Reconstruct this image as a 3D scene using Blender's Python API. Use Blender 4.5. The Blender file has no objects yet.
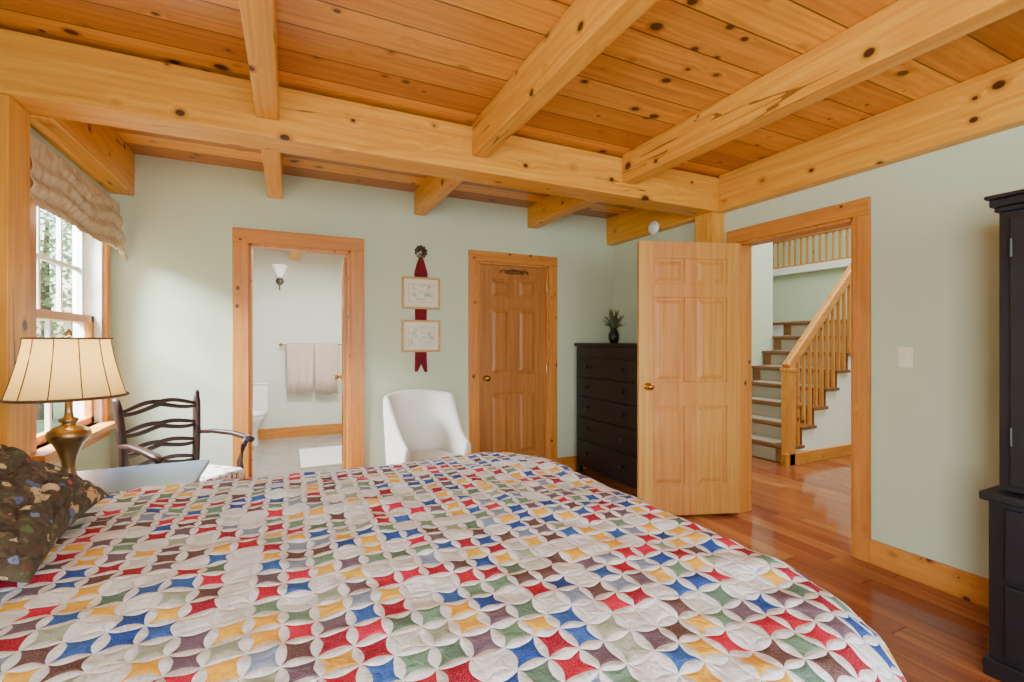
import bpy, bmesh, math, random
from mathutils import Vector, Matrix
from mathutils import noise as mn
random.seed(4)
scene=bpy.context.scene
COL=scene.collection
def s2l(c):
    return tuple(((x/255)/12.92 if x/255<=0.04045 else ((x/255+0.055)/1.055)**2.4) for x in c)+(1.0,)

# ------------------------------------------------------------ materials
class NT:
    def __init__(s,name):
        s.m=bpy.data.materials.new(name); s.m.use_nodes=True
        s.t=s.m.node_tree; s.b=s.t.nodes['Principled BSDF']; s.out=s.t.nodes['Material Output']
    def node(s,ty,**k):
        n=s.t.nodes.new(ty)
        for a,v in k.items(): setattr(n,a,v)
        return n
    def link(s,a,b): s.t.links.new(a,b)
    def inp(s,sock,v):
        if isinstance(v,(int,float,tuple,list)): sock.default_value=v
        else: s.link(v,sock)
    def math(s,op,a,b=0.0,c=None):
        n=s.node('ShaderNodeMath',operation=op); s.inp(n.inputs[0],a); s.inp(n.inputs[1],b)
        if c is not None: s.inp(n.inputs[2],c)
        return n.outputs[0]
    def comb(s,x,y,z):
        n=s.node('ShaderNodeCombineXYZ'); s.inp(n.inputs[0],x); s.inp(n.inputs[1],y); s.inp(n.inputs[2],z); return n.outputs[0]
    def sep(s,v):
        n=s.node('ShaderNodeSeparateXYZ'); s.link(v,n.inputs[0]); return n.outputs
    def noise(s,v,scale,detail=3,rough=.5,dist=0):
        n=s.node('ShaderNodeTexNoise'); s.link(v,n.inputs['Vector']); n.inputs['Scale'].default_value=scale
        n.inputs['Detail'].default_value=detail; n.inputs['Roughness'].default_value=rough; n.inputs['Distortion'].default_value=dist
        return n.outputs['Fac']
    def ramp(s,f,stops,const=False):
        n=s.node('ShaderNodeValToRGB'); s.link(f,n.inputs[0]); e=n.color_ramp.elements
        if const: n.color_ramp.interpolation='CONSTANT'
        while len(e)<len(stops): e.new(.5)
        for i,(p,c) in enumerate(stops):
            e[i].position=p; e[i].color=c if len(c)==4 else tuple(c)+(1,)
        return n.outputs[0]
    def mix(s,f,a,b,mode='MIX'):
        n=s.node('ShaderNodeMix',data_type='RGBA',blend_type=mode)
        s.inp(n.inputs[0],f); s.inp(n.inputs[6],a); s.inp(n.inputs[7],b); return n.outputs[2]
    def bump(s,h,strength=.3,dist=.01):
        n=s.node('ShaderNodeBump'); n.inputs['Strength'].default_value=strength; n.inputs['Distance'].default_value=dist
        s.link(h,n.inputs['Height']); s.link(n.outputs[0],s.b.inputs['Normal'])
    def white(s,v,dim='3D'):
        n=s.node('ShaderNodeTexWhiteNoise',noise_dimensions=dim)
        if dim=='1D': s.inp(n.inputs['W'],v)
        else: s.link(v,n.inputs['Vector'])
        return n.outputs['Value']

def plain(name,col,rough=.5,metal=0,var=.06,scale=12,bump=.0,emit=None,spec=None):
    t=NT(name); tc=t.node('ShaderNodeTexCoord')
    f=t.noise(tc.outputs['Object'],scale,3)
    c=s2l(col)
    lo=tuple(x*(1-var) for x in c[:3]); hi=tuple(min(1,x*(1+var)) for x in c[:3])
    t.link(t.ramp(f,[(.3,lo),(.7,hi)]),t.b.inputs['Base Color'])
    t.b.inputs['Roughness'].default_value=rough; t.b.inputs['Metallic'].default_value=metal
    if spec is not None: t.b.inputs['Specular IOR Level'].default_value=spec
    if bump: t.bump(t.noise(tc.outputs['Object'],scale*8,4),bump,.003)
    if emit:
        t.b.inputs['Emission Color'].default_value=c; t.b.inputs['Emission Strength'].default_value=emit
    return t.m

def wood(name,light,dark,axis='X',plank=None,length=None,across=1,rough=.4,knots=1.0,contrast=1.0,var=.25,kscale=4.2,groove=.012,cracks=False,warpk=1.0,spec=.5,huev=.02):
    t=NT(name); tc=t.node('ShaderNodeTexCoord'); o=t.sep(tc.outputs['Object'])
    ax={'X':(0,1,2),'Y':(1,0,2),'Z':(2,0,1)}[axis]
    L,A,B=o[ax[0]],o[ax[1]],o[ax[2]]
    if across==2: A,B=B,A
    oi=t.node('ShaderNodeObjectInfo'); rnd=t.math('MULTIPLY',oi.outputs['Random'],37.0)
    L=t.math('ADD',L,rnd)
    tone=None; gr=None
    if plank:
        q=t.math('DIVIDE',A,plank); idx=t.math('FLOOR',q); fr=t.math('FRACT',q)
        r1=t.white(idx,'1D')
        L=t.math('ADD',L,t.math('MULTIPLY',r1,9.7))
        e=t.math('MINIMUM',fr,t.math('SUBTRACT',1.0,fr))
        gr=t.math('LESS_THAN',e,groove)
        tone=r1
        if length:
            ql=t.math('DIVIDE',L,length); il=t.math('FLOOR',ql); fl=t.math('FRACT',ql)
            tone=t.white(t.comb(idx,il,0.0))
            el=t.math('MINIMUM',fl,t.math('SUBTRACT',1.0,fl))
            gr=t.math('MAXIMUM',gr,t.math('LESS_THAN',el,.0015))
            B=t.math('ADD',B,t.math('MULTIPLY',tone,5.0))
    kv=t.comb(t.math('MULTIPLY',L,.8),A,B)
    vo=t.node('ShaderNodeTexVoronoi'); t.link(kv,vo.inputs['Vector']); vo.inputs['Scale'].default_value=kscale
    d=vo.outputs['Distance']
    fall=t.math('POWER',2.718,t.math('MULTIPLY',d,-9.0))
    warp=t.math('MULTIPLY',fall,.08*min(1,knots)*warpk)
    gv=t.comb(t.math('MULTIPLY',L,1.1),t.math('MULTIPLY',t.math('ADD',A,warp),40.0),t.math('MULTIPLY',t.math('ADD',B,warp),40.0))
    g=t.noise(gv,1.0,4,.6,.2)
    gv2=t.comb(t.math('MULTIPLY',L,.35),t.math('MULTIPLY',t.math('ADD',A,warp),5.0),t.math('MULTIPLY',t.math('ADD',B,warp),5.0))
    g2=t.noise(gv2,1.0,2,.5,.1)
    g3=t.math('FRACT',t.math('MULTIPLY',g2,11.0)); g3=t.math('ABSOLUTE',t.math('SUBTRACT',g3,.5))
    mixf=t.math('ADD',t.math('MULTIPLY',g,.72),t.math('MULTIPLY',g3,.26))
    lo=.42-.24/max(contrast,.01); hi=.42+.26/max(contrast,.01)
    l=s2l(light); k=s2l(dark)
    c=t.ramp(mixf,[(max(0,lo),k),(min(1,hi),l)])
    if tone is not None:
        hs=t.node('ShaderNodeHueSaturation'); t.link(c,hs.inputs['Color'])
        t.link(t.math('ADD',1-var/2,t.math('MULTIPLY',tone,var)),hs.inputs['Value'])
        t.link(t.math('ADD',.5-huev/2,t.math('MULTIPLY',tone,huev)),hs.inputs['Hue'])
        c=hs.outputs[0]
    if cracks:
        cv=t.comb(t.math('MULTIPLY',L,.25),t.math('MULTIPLY',A,6.0),t.math('MULTIPLY',B,6.0))
        cn=t.noise(cv,1.0,3,.5,.1); cm=t.math('LESS_THAN',t.math('ABSOLUTE',t.math('SUBTRACT',cn,.5)),.003)
        mk=t.noise(t.comb(t.math('MULTIPLY',L,1.1),A,t.math('ADD',B,7.0)),1.0,1)
        cm=t.math('MULTIPLY',cm,t.math('GREATER_THAN',mk,.52))
        c=t.mix(t.math('MULTIPLY',cm,.75),c,(.10,.04,.012,1))
    if knots:
        wn=t.noise(kv,30,2); d=t.math('ADD',d,t.math('MULTIPLY',t.math('SUBTRACT',wn,.5),.02))
        cs=t.sep(vo.outputs['Color'])
        d=t.math('DIVIDE',d,t.math('ADD',.45,cs[0]))
        th=.085*knots
        halo=t.ramp(d,[(th*.9,(1,1,1)),(th*1.6,(0,0,0))])
        c=t.mix(t.math('MULTIPLY',halo,.5),c,tuple(x*.5*m for x,m in zip(s2l(dark)[:3],(1,.7,.5)))+(1,))
        core=t.ramp(d,[(th*.72,(1,1,1)),(th*.9,(0,0,0))])
        c=t.mix(t.math('MULTIPLY',core,.95),c,(.045,.014,.007,1))
    if gr is not None: c=t.mix(t.math('MULTIPLY',gr,.85),c,tuple(x*.12 for x in k[:3])+(1,))
    t.link(c,t.b.inputs['Base Color'])
    t.b.inputs['Roughness'].default_value=rough; t.b.inputs['Specular IOR Level'].default_value=spec
    if gr is not None: t.bump(t.math('SUBTRACT',t.math('MULTIPLY',g,.15),gr),.35,.006)
    else: t.bump(g,.10,.003)
    return t.m

PB={a:wood('pine_beam_'+a,(236,176,68),(206,130,38),a,knots=1.6,kscale=6.2,cracks=True,spec=.3,contrast=1.15) for a in 'XYZ'}
PT={a:wood('pine_trim_'+a,(218,148,64),(180,104,38),a,knots=1.2,kscale=8.5,spec=.4) for a in 'XYZ'}
PCEIL=wood('pine_ceiling',(230,160,66),(178,104,34),'X',plank=.19,across=1,knots=1.8,kscale=7.8,rough=.28,var=.75,groove=.02,contrast=1.0,huev=.022)
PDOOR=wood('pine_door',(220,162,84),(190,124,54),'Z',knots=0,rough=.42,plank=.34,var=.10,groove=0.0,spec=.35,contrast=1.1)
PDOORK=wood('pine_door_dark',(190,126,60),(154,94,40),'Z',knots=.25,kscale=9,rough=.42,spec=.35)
FLOOR=wood('cherry_floor',(168,94,54),(116,60,34),'Y',plank=.115,length=1.3,knots=0,rough=.09,var=.45,groove=.008)
TREADW=wood('stair_tread_wood',(142,88,46),(100,56,26),'Y',knots=.4,kscale=8)
SEAT_W=plain('dark_mahogany',(46,24,17),.4,0,.25,20)
CARVW=plain('carved_walnut',(104,60,28),.4,0,.25,30)
BLACKW=plain('black_painted_wood',(20,17,18),.4,0,.2,8,.1)
NAVYW=plain('near_black_painted_wood',(25,22,26),.42,0,.2,8,.1)
WALL=plain('sage_green_wall_paint',(199,211,182),.85,0,.012,3,.05)
WALLB=plain('bathroom_wall_paint',(219,221,207),.85,0,.012,3,.05)
WHITE=plain('white_paint',(240,240,236),.5,0,.02,5)
PORC=plain('white_porcelain',(240,240,238),.12,0,.01,5)
BRASS=plain('polished_brass',(205,160,80),.22,1,.08,20)
ABRASS=plain('antique_brass',(166,132,88),.34,1,.15,20)
PEWTER=plain('pewter',(110,102,88),.4,1,.2,25)
PLASTIC=plain('white_plastic',(240,240,230),.4,0,.01,5)
IVPL=plain('ivory_plastic',(240,234,212),.4,0,.01,5)
def fabric(name,col,var=.06,scale=60,rough=.95,b=.3):
    t=NT(name); tc=t.node('ShaderNodeTexCoord'); f=t.noise(tc.outputs['Object'],scale,3)
    c=s2l(col)[:3]
    t.link(t.ramp(f,[(.3,tuple(x*(1-var) for x in c)),(.7,tuple(min(1,x*(1+var)) for x in c))]),t.b.inputs['Base Color'])
    t.b.inputs['Roughness'].default_value=rough; t.b.inputs['Sheen Weight'].default_value=.1
    t.bump(t.noise(tc.outputs['Object'],scale*6,2),b,.002); return t.m
IVORY=fabric('ivory_upholstery',(240,237,228),.03)
BURG=fabric('burgundy_velvet',(112,6,24),.2,30)
TOWEL=fabric('pale_pink_towel',(210,184,170),.08,90,b=.8)
MAT=fabric('white_bath_mat',(240,238,232),.05,90,b=.8)
MATTR=fabric('mattress_ticking',(225,222,212))
CARPET=fabric('stair_carpet',(150,136,118),.10,60,b=.6)

def floral(name,base,cols,scale,soft=.06,dist=1.2):
    t=NT(name); tc=t.node('ShaderNodeTexCoord'); v=tc.outputs['Object']
    c=base if len(base)==4 else s2l(base)
    for i,(col,sc,th) in enumerate(cols):
        mp=t.node('ShaderNodeMapping'); t.link(v,mp.inputs[0]); mp.inputs['Location'].default_value=(i*3.1,i*1.7,i*2.3)
        f=t.noise(mp.outputs[0],scale*sc,3,.55,dist)
        m=t.ramp(f,[(th,(0,0,0)),(th+soft,(1,1,1))])
        c=t.mix(m,c,s2l(col))
    t.inp(t.b.inputs['Base Color'],c); t.b.inputs['Roughness'].default_value=.9
    t.bump(t.noise(v,300,2),.3,.002); return t.m
def tapestry():
    t=NT('tapestry_floral'); tc=t.node('ShaderNodeTexCoord'); v=tc.outputs['Object']
    f=t.noise(v,34,3,.6,.5)
    c=t.ramp(f,[(.35,s2l((50,40,32))),(.5,s2l((84,68,50))),(.56,s2l((62,70,48))),(.66,s2l((116,98,70)))])
    for i,(sc,r0,r1,pal) in enumerate(((30,.28,.34,((168,84,66),(206,182,136),(84,102,150),(150,52,54),(214,196,154),(112,130,164))),
                                       (17,.32,.38,((84,104,64),(88,106,152),(206,172,116),(158,72,54),(214,196,156))))):
        vo=t.node('ShaderNodeTexVoronoi'); mp=t.node('ShaderNodeMapping'); t.link(v,mp.inputs[0]); mp.inputs['Location'].default_value=(i*3.3,i,i*2)
        wv=t.node('ShaderNodeVectorMath',operation='ADD'); nz=t.node('ShaderNodeTexNoise'); t.link(v,nz.inputs['Vector']); nz.inputs['Scale'].default_value=60
        sv=t.node('ShaderNodeVectorMath',operation='SCALE'); t.link(nz.outputs['Color'],sv.inputs[0]); sv.inputs['Scale'].default_value=.018
        t.link(mp.outputs[0],wv.inputs[0]); t.link(sv.outputs[0],wv.inputs[1]); t.link(wv.outputs[0],vo.inputs['Vector']); vo.inputs['Scale'].default_value=sc
        cs=t.sep(vo.outputs['Color'])
        col=t.ramp(cs[0],[(k/len(pal),s2l(p)) for k,p in enumerate(pal)],True)
        m=t.ramp(vo.outputs['Distance'],[(r0,(1,1,1)),(r1,(0,0,0))])
        c=t.mix(t.math('MULTIPLY',m,t.math('GREATER_THAN',cs[1],.4)),c,col)
        ctr=t.ramp(vo.outputs['Distance'],[(.12,(1,1,1)),(.17,(0,0,0))])
        c=t.mix(t.math('MULTIPLY',ctr,.7),c,s2l((110,52,40)))
    t.link(c,t.b.inputs['Base Color']); t.b.inputs['Roughness'].default_value=.92
    t.bump(t.noise(v,320,2),.4,.002); return t.m
TAPES=tapestry()
VALF=floral('valance_print',(202,184,152),[((176,154,120),1,.54),((152,130,100),1.8,.64)],20,.14,.4)
SEATF=floral('floral_seat_fabric',(232,230,224),[((186,50,64),1,.56),((84,110,80),1.3,.58),((90,104,140),1.6,.62)],26)
def tilemat():
    t=NT('grey_floor_tile'); tc=t.node('ShaderNodeTexCoord'); o=t.sep(tc.outputs['Object'])
    fx=t.math('FRACT',t.math('DIVIDE',o[0],.3)); fy=t.math('FRACT',t.math('DIVIDE',o[1],.3))
    g=t.math('MAXIMUM',t.math('LESS_THAN',fx,.02),t.math('LESS_THAN',fy,.02))
    n=t.noise(tc.outputs['Object'],5,4)
    c=t.ramp(n,[(.3,s2l((140,132,124))),(.7,s2l((168,160,150)))])
    t.link(t.mix(g,c,s2l((120,114,106))),t.b.inputs['Base Color']); t.b.inputs['Roughness'].default_value=.3
    return t.m
TILE=tilemat()
def quiltmat():
    t=NT('patchwork_quilt'); tc=t.node('ShaderNodeTexCoord'); o=t.sep(tc.outputs['UV'])
    S=.058
    x=t.math('DIVIDE',o[0],S); y=t.math('DIVIDE',o[1],S)
    wn=t.noise(tc.outputs['UV'],12,2); wn2=t.noise(tc.outputs['UV'],9,2)
    x=t.math('ADD',x,t.math('MULTIPLY',t.math('SUBTRACT',wn,.5),.42))
    y=t.math('ADD',y,t.math('MULTIPLY',t.math('SUBTRACT',wn2,.5),.42))
    ix=t.math('FLOOR',x); iy=t.math('FLOOR',y)
    lx=t.math('SUBTRACT',t.math('FRACT',x),.5); ly=t.math('SUBTRACT',t.math('FRACT',y),.5)
    axx=t.math('ABSOLUTE',lx); ay=t.math('ABSOLUTE',ly)
    K=.175
    bx=t.math('ADD',axx,t.math('MULTIPLY',K,t.math('SUBTRACT',1.0,t.math('MULTIPLY',4.0,t.math('MULTIPLY',ly,ly)))))
    by=t.math('ADD',ay,t.math('MULTIPLY',K,t.math('SUBTRACT',1.0,t.math('MULTIPLY',4.0,t.math('MULTIPLY',lx,lx)))))
    ed=t.math('MAXIMUM',bx,by)
    inside=t.math('LESS_THAN',ed,.495)
    xdom=t.math('GREATER_THAN',bx,by)
    r=t.white(t.comb(ix,iy,3.0))
    pal=[(184,14,50),(244,192,60),(36,76,160),(164,178,156),(104,74,72),(112,150,126),(238,242,246),(52,98,178),(244,186,50),(134,152,182),(232,236,240),(160,16,48),(92,124,106),(214,218,214),(210,24,68),(112,92,108)]
    cc=t.ramp(r,[(i/len(pal),s2l(c)) for i,c in enumerate(pal)],True)
    pr=t.noise(tc.outputs['UV'],400,2)
    cc=t.mix(t.math('MULTIPLY',t.math('GREATER_THAN',pr,.58),.12),cc,(.85,.86,.86,1))
    px=t.math('FLOOR',t.math('ADD',x,.5)); py=t.math('FLOOR',t.math('ADD',y,.5))
    pid=t.white(t.comb(t.math('MULTIPLY',px,1.7),t.math('MULTIPLY',py,2.3),xdom))
    cr=t.ramp(pid,[(0,s2l((244,249,255))),(.5,s2l((234,239,246))),(.85,s2l((246,250,255))),(1,s2l((220,225,230)))])
    al=t.math('ADD',t.math('MULTIPLY',xdom,ly),t.math('MULTIPLY',t.math('SUBTRACT',1.0,xdom),lx))
    st=t.math('ABSOLUTE',t.math('SINE',t.math('MULTIPLY',al,18.0)))
    stm=t.math('LESS_THAN',st,.2)
    cr=t.mix(t.math('MULTIPLY',stm,.2),cr,s2l((150,154,160)))
    c=t.mix(inside,cr,cc)
    t.link(c,t.b.inputs['Base Color']); t.b.inputs['Roughness'].default_value=.92; t.b.inputs['Specular IOR Level'].default_value=.2
    dist=t.math('MINIMUM',t.math('ABSOLUTE',t.math('SUBTRACT',ed,.495)),.14)
    puff=t.math('MULTIPLY',t.math('SQRT',dist),1.3)
    puff=t.math('SUBTRACT',puff,t.math('MULTIPLY',t.math('MULTIPLY',stm,.14),t.math('SUBTRACT',1.0,inside)))
    puff=t.math('ADD',puff,t.math('MULTIPLY',t.noise(tc.outputs['UV'],58,4,.55,.4),1.2))
    t.bump(puff,.7,.006)
    return t.m
QUILT=quiltmat()
def shademat():
    t=NT('cream_lamp_shade'); 
    tr=t.node('ShaderNodeBsdfTranslucent'); tr.inputs[0].default_value=s2l((255,220,142))
    df=t.node('ShaderNodeBsdfDiffuse'); 
    tc=t.node('ShaderNodeTexCoord'); f=t.noise(tc.outputs['Object'],200,2)
    t.link(t.ramp(f,[(.3,s2l((238,214,152))),(.7,s2l((244,222,164)))]),df.inputs[0])
    mx=t.node('ShaderNodeMixShader'); mx.inputs[0].default_value=.55
    t.link(df.outputs[0],mx.inputs[1]); t.link(tr.outputs[0],mx.inputs[2]); t.link(mx.outputs[0],t.out.inputs[0]); return t.m
SHADE=shademat()
SHTRIM=fabric('bronze_shade_trim',(92,58,30))
def glassmat():
    t=NT('window_glass'); tr=t.node('ShaderNodeBsdfTransparent'); gl=t.node('ShaderNodeBsdfGlossy'); gl.inputs['Roughness'].default_value=.02
    mx=t.node('ShaderNodeMixShader'); mx.inputs[0].default_value=.06
    t.link(tr.outputs[0],mx.inputs[1]); t.link(gl.outputs[0],mx.inputs[2]); t.link(mx.outputs[0],t.out.inputs[0]); return t.m
GLASS=glassmat()
TABTOP=plain('blue_painted_top',(92,116,150),.25,0,.08,6)
def leafmat():
    t=NT('leaf_green'); tr=t.node('ShaderNodeBsdfTranslucent'); df=t.node('ShaderNodeBsdfDiffuse')
    tc=t.node('ShaderNodeTexCoord'); f=t.noise(tc.outputs['Object'],2.5,3)
    c=t.ramp(f,[(.35,s2l((128,156,100))),(.65,s2l((172,194,136)))]); t.link(c,tr.inputs[0]); t.link(c,df.inputs[0])
    mx=t.node('ShaderNodeMixShader'); mx.inputs[0].default_value=.5
    t.link(df.outputs[0],mx.inputs[1]); t.link(tr.outputs[0],mx.inputs[2]); t.link(mx.outputs[0],t.out.inputs[0]); return t.m
LEAF=leafmat()
LEAFD=plain('grey_green_leaf',(92,104,72),.6,0,.4,30)
BARK=plain('bark',(92,74,58),.9,0,.3,10)
GRASS=plain('lawn',(104,130,72),.9,0,.3,2)
GOLDF=plain('gilded_frame',(192,152,82),.4,.25,.2,40)
CREAMP=plain('cream_mat_board',(228,222,202),.8,0,.02,9)
FROST=plain('frosted_glass',(245,243,236),.4,0,.01,4,emit=.8)

# ------------------------------------------------------------ mesh helpers
def bmn(): return bmesh.new()
def box(bm,x0,x1,y0,y1,z0,z1,m=None):
    vs=[Vector((x,y,z)) for x in(x0,x1) for y in(y0,y1) for z in(z0,z1)]
    if m is not None: vs=[m@v for v in vs]
    v=[bm.verts.new(p) for p in vs]
    for f in((0,1,3,2),(4,6,7,5),(0,4,5,1),(2,3,7,6),(0,2,6,4),(1,5,7,3)): bm.faces.new([v[i] for i in f])
def frustum_y(bm,x0,x1,z0,z1,y0,y1,ins):
    a=[(x0,y0,z0),(x1,y0,z0),(x1,y0,z1),(x0,y0,z1)]
    b=[(x0+ins,y1,z0+ins),(x1-ins,y1,z0+ins),(x1-ins,y1,z1-ins),(x0+ins,y1,z1-ins)]
    va=[bm.verts.new(p) for p in a]; vb=[bm.verts.new(p) for p in b]
    for i in range(4):
        j=(i+1)%4; bm.faces.new([va[i],va[j],vb[j],vb[i]])
    bm.faces.new(vb); bm.faces.new(va[::-1])
def lathe(bm,prof,seg=24,c=(0,0,0),m=None):
    rings=[]
    for r,z in prof:
        ring=[]
        for i in range(seg):
            a=2*math.pi*i/seg; p=Vector((c[0]+r*math.cos(a),c[1]+r*math.sin(a),c[2]+z))
            if m is not None: p=m@p
            ring.append(bm.verts.new(p))
        rings.append(ring)
    for a,b in zip(rings,rings[1:]):
        for i in range(seg):
            j=(i+1)%seg; bm.faces.new([a[i],a[j],b[j],b[i]])
    if prof[0][0]>1e-5: bm.faces.new(rings[0][::-1])
    if prof[-1][0]>1e-5: bm.faces.new(rings[-1])
def sweep(bm,pts,rad,seg=10,up=(0,0,1),square=False):
    pts=[Vector(p) for p in pts]; n=len(pts)
    if not isinstance(rad,list): rad=[rad]*n
    rings=[]; up=Vector(up)
    for i,p in enumerate(pts):
        t=(pts[min(i+1,n-1)]-pts[max(i-1,0)]).normalized()
        u=up
        if abs(t.dot(u))>.98: u=Vector((1,0,0)) if abs(t.x)<.9 else Vector((0,1,0))
        sd=t.cross(u).normalized(); uu=sd.cross(t).normalized()
        r=rad[i]; r=r if isinstance(r,tuple) else (r,r)
        ring=[]
        for k in range(seg):
            a=2*math.pi*(k+.5)/seg; ca,sa=math.cos(a),math.sin(a)
            if square: ca=math.copysign(abs(ca)**.45,ca); sa=math.copysign(abs(sa)**.45,sa)
            ring.append(bm.verts.new(p+sd*ca*r[0]+uu*sa*r[1]))
        rings.append(ring)
    for a,b in zip(rings,rings[1:]):
        for i in range(seg):
            j=(i+1)%seg; bm.faces.new([a[i],a[j],b[j],b[i]])
    bm.faces.new(rings[0][::-1]); bm.faces.new(rings[-1])
def mkobj(name,bm,mat,smooth=False,bevel=0,sub=0,solid=0):
    bmesh.ops.recalc_face_normals(bm,faces=bm.faces[:])
    me=bpy.data.meshes.new(name); bm.to_mesh(me); bm.free()
    o=bpy.data.objects.new(name,me); COL.objects.link(o); me.materials.append(mat)
    if smooth:
        for p in me.polygons: p.use_smooth=True
    if solid:
        md=o.modifiers.new('s','SOLIDIFY'); md.thickness=solid
    if bevel:
        md=o.modifiers.new('b','BEVEL'); md.width=bevel; md.segments=2; md.limit_method='ANGLE'
    if sub:
        md=o.modifiers.new('ss','SUBSURF'); md.levels=sub; md.render_levels=sub
    return o
def thing(name,label,cat,loc=(0,0,0),rot=0,group=None,structure=False):
    o=bpy.data.objects.new(name,None); COL.objects.link(o); o.empty_display_size=.1
    o.location=loc; o.rotation_euler=(0,0,rot)
    if structure: o['kind']='structure'
    o['label']=label; o['category']=cat
    if group: o['group']=group
    return o
def part(parent,name,bm,mat,label=None,**k):
    o=mkobj(name,bm,mat,**k); o.parent=parent
    if label: o['label']=label
    return o
def single(name,bm,mat,label,cat,loc=(0,0,0),rot=(0,0,0),group=None,structure=False,**k):
    o=mkobj(name,bm,mat,**k); o.location=loc; o.rotation_euler=rot
    o['label']=label; o['category']=cat
    if structure: o['kind']='structure'
    if group:o['group']=group
    return o
def struct(name,bm,mat,label,cat,**k): return single(name,bm,mat,label,cat,structure=True,**k)

# ------------------------------------------------------------ dimensions
XL,XR,YB,ZC=-1.09,3.08,4.0,2.58
YR=-2.4
b=bmn(); box(b,XL-.15,9.2,YR-.15,YB+.06,-.12,0); box(b,XR+.06,9.2,YB+.06,6.6,-.12,0)
struct('floor',b,FLOOR,'glossy reddish cherry hardwood plank floor','floor')
b=bmn(); box(b,-1.25,1.0,YB+.06,7.15,-.12,0)
struct('floor_bathroom',b,TILE,'grey tiled bathroom floor','floor')
b=bmn(); box(b,XL-.15,XR+.12,YR-.15,YB+.12,ZC,ZC+.06)
struct('ceiling',b,PCEIL,'knotty pine tongue and groove plank ceiling','ceiling')
def wall_y(name,y0,y1,x0,x1,z1,holes,mat,label):
    b=bmn(); x=x0
    for (a,c,lo,hi) in sorted(holes):
        box(b,x,a,y0,y1,0,z1)
        if lo>0: box(b,a,c,y0,y1,0,lo)
        box(b,a,c,y0,y1,hi,z1); x=c
    box(b,x,x1,y0,y1,0,z1); return struct(name,b,mat,label,'wall')
def wall_x(name,x0,x1,ya,yb,z1,holes,mat,label):
    b=bmn(); y=ya
    for (a,c,lo,hi) in sorted(holes):
        box(b,x0,x1,y,a,0,z1)
        if lo>0: box(b,x0,x1,a,c,0,lo)
        box(b,x0,x1,a,c,hi,z1); y=c
    box(b,x0,x1,y,yb,0,z1); return struct(name,b,mat,label,'wall')
wall_y('wall_back',YB,YB+.12,XL-.15,XR+.12,ZC,[(-.275,.445,0,2.03),(1.555,2.29,0,2.03)],WALL,'pale sage green painted bedroom wall with two doorways')
wall_x('wall_right',XR,XR+.12,YR,YB,ZC,[(1.665,2.475,0,2.045)],WALL,'pale sage green painted wall with doorway to the hall')
wall_x('wall_left',XL-.15,XL,YR,YB,ZC,[(-1.7,-.5,.78,2.1),(2.93,3.86,.78,2.1)],WALL,'pale sage green painted window wall')
wall_y('wall_rear',YR-.15,YR,XL-.15,XR+.12,ZC,[(-.5,2.4,.7,2.15)],WALL,'pale sage green painted wall with added window opening')  # rear wall out of view; its opening is added for a fill lamp
wall_y('wall_bathroom_back',7.0,7.12,-1.25,1.0,2.55,[],WALLB,'pale painted bathroom wall')
wall_x('wall_bathroom_left',-1.25,-1.13,YB+.12,7.0,2.55,[],WALLB,'pale painted bathroom wall')
wall_x('wall_bathroom_right',.9,1.02,YB+.12,7.0,2.55,[],WALLB,'pale painted bathroom wall')
b=bmn(); box(b,-1.25,1.02,YB+.12,7.12,2.55,2.6); struct('ceiling_bathroom',b,PCEIL,'pine plank bathroom ceiling','ceiling')
b=bmn(); box(b,.0,.12,YB+.12,7.0,2.40,2.55); single('ceiling_beam',b,PB['Y'],'pine beam under the bathroom ceiling','beam',bevel=.006)
b=bmn(); box(b,1.3,2.6,4.75,4.8,0,2.5); struct('wall_closet',b,WALL,'closet interior wall','wall')
wall_y('wall_hall_left',4.24,4.36,XR+.12,5.95,5.0,[],WALL,'green painted hall wall beside the stairs')
wall_x('wall_landing_side',5.83,5.95,4.36,6.5,5.0,[],WALL,'green painted landing wall')
wall_y('wall_landing_end',6.5,6.6,5.83,9.2,5.0,[],WALL,'green painted stairwell wall')
wall_x('wall_hall_far',7.6,7.72,-.6,6.5,2.42,[],WALL,'green painted stairwell wall under the gallery')
wall_x('wall_gallery',9.1,9.2,-.6,6.5,5.0,[],WALL,'green painted gallery wall')
wall_y('wall_hall_right',-.72,-.6,XR+.12,9.2,5.0,[],WALL,'green painted hall wall')
b=bmn(); box(b,XR+.12,9.2,-.72,6.6,5.0,5.06); struct('ceiling_hall',b,WHITE,'white hall ceiling','ceiling')
b=bmn(); box(b,XR,XR+.12,-.72,4.36,ZC+.06,5.0); struct('wall_hall_upper',b,WALL,'green painted upper hall wall','wall')
b=bmn(); box(b,7.52,9.1,-.6,6.5,2.42,2.53); struct('floor_gallery',b,WHITE,'white edged upper gallery floor','floor')

# ------------------------------------------------------------ beams
def beam(x0,x1,y0,y1,z0,z1,ax,label):
    c=((x0+x1)/2,(y0+y1)/2,z0); b=bmn()
    box(b,x0-c[0],x1-c[0],y0-c[1],y1-c[1],0,z1-z0)
    return single('ceiling_beam',b,PB[ax],label,'beam',loc=c,bevel=.008)
beam(XL,XR,2.58,2.78,2.30,ZC-.02,'X','heavy knotty pine main beam spanning the room')
for i,x in enumerate((-.148,.965,2.06)):
    w=.10 if i<2 else .11
    beam(x,x+w,YR,2.579,2.385,ZC,'Y','square pine joist under the plank ceiling')
    beam(x,x+w,2.781,YB,2.385,ZC,'Y','square pine joist between main beam and back wall')
beam(2.99,XR,YR,2.579,2.30,ZC,'Y','knotty pine wall beam along the green wall')
beam(2.99,XR,2.781,YB,2.30,ZC,'Y','knotty pine wall beam in the corner above the dresser')
beam(XL,-.957,2.781,YB,2.29,ZC,'Y','knotty pine wall beam above the window')
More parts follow.
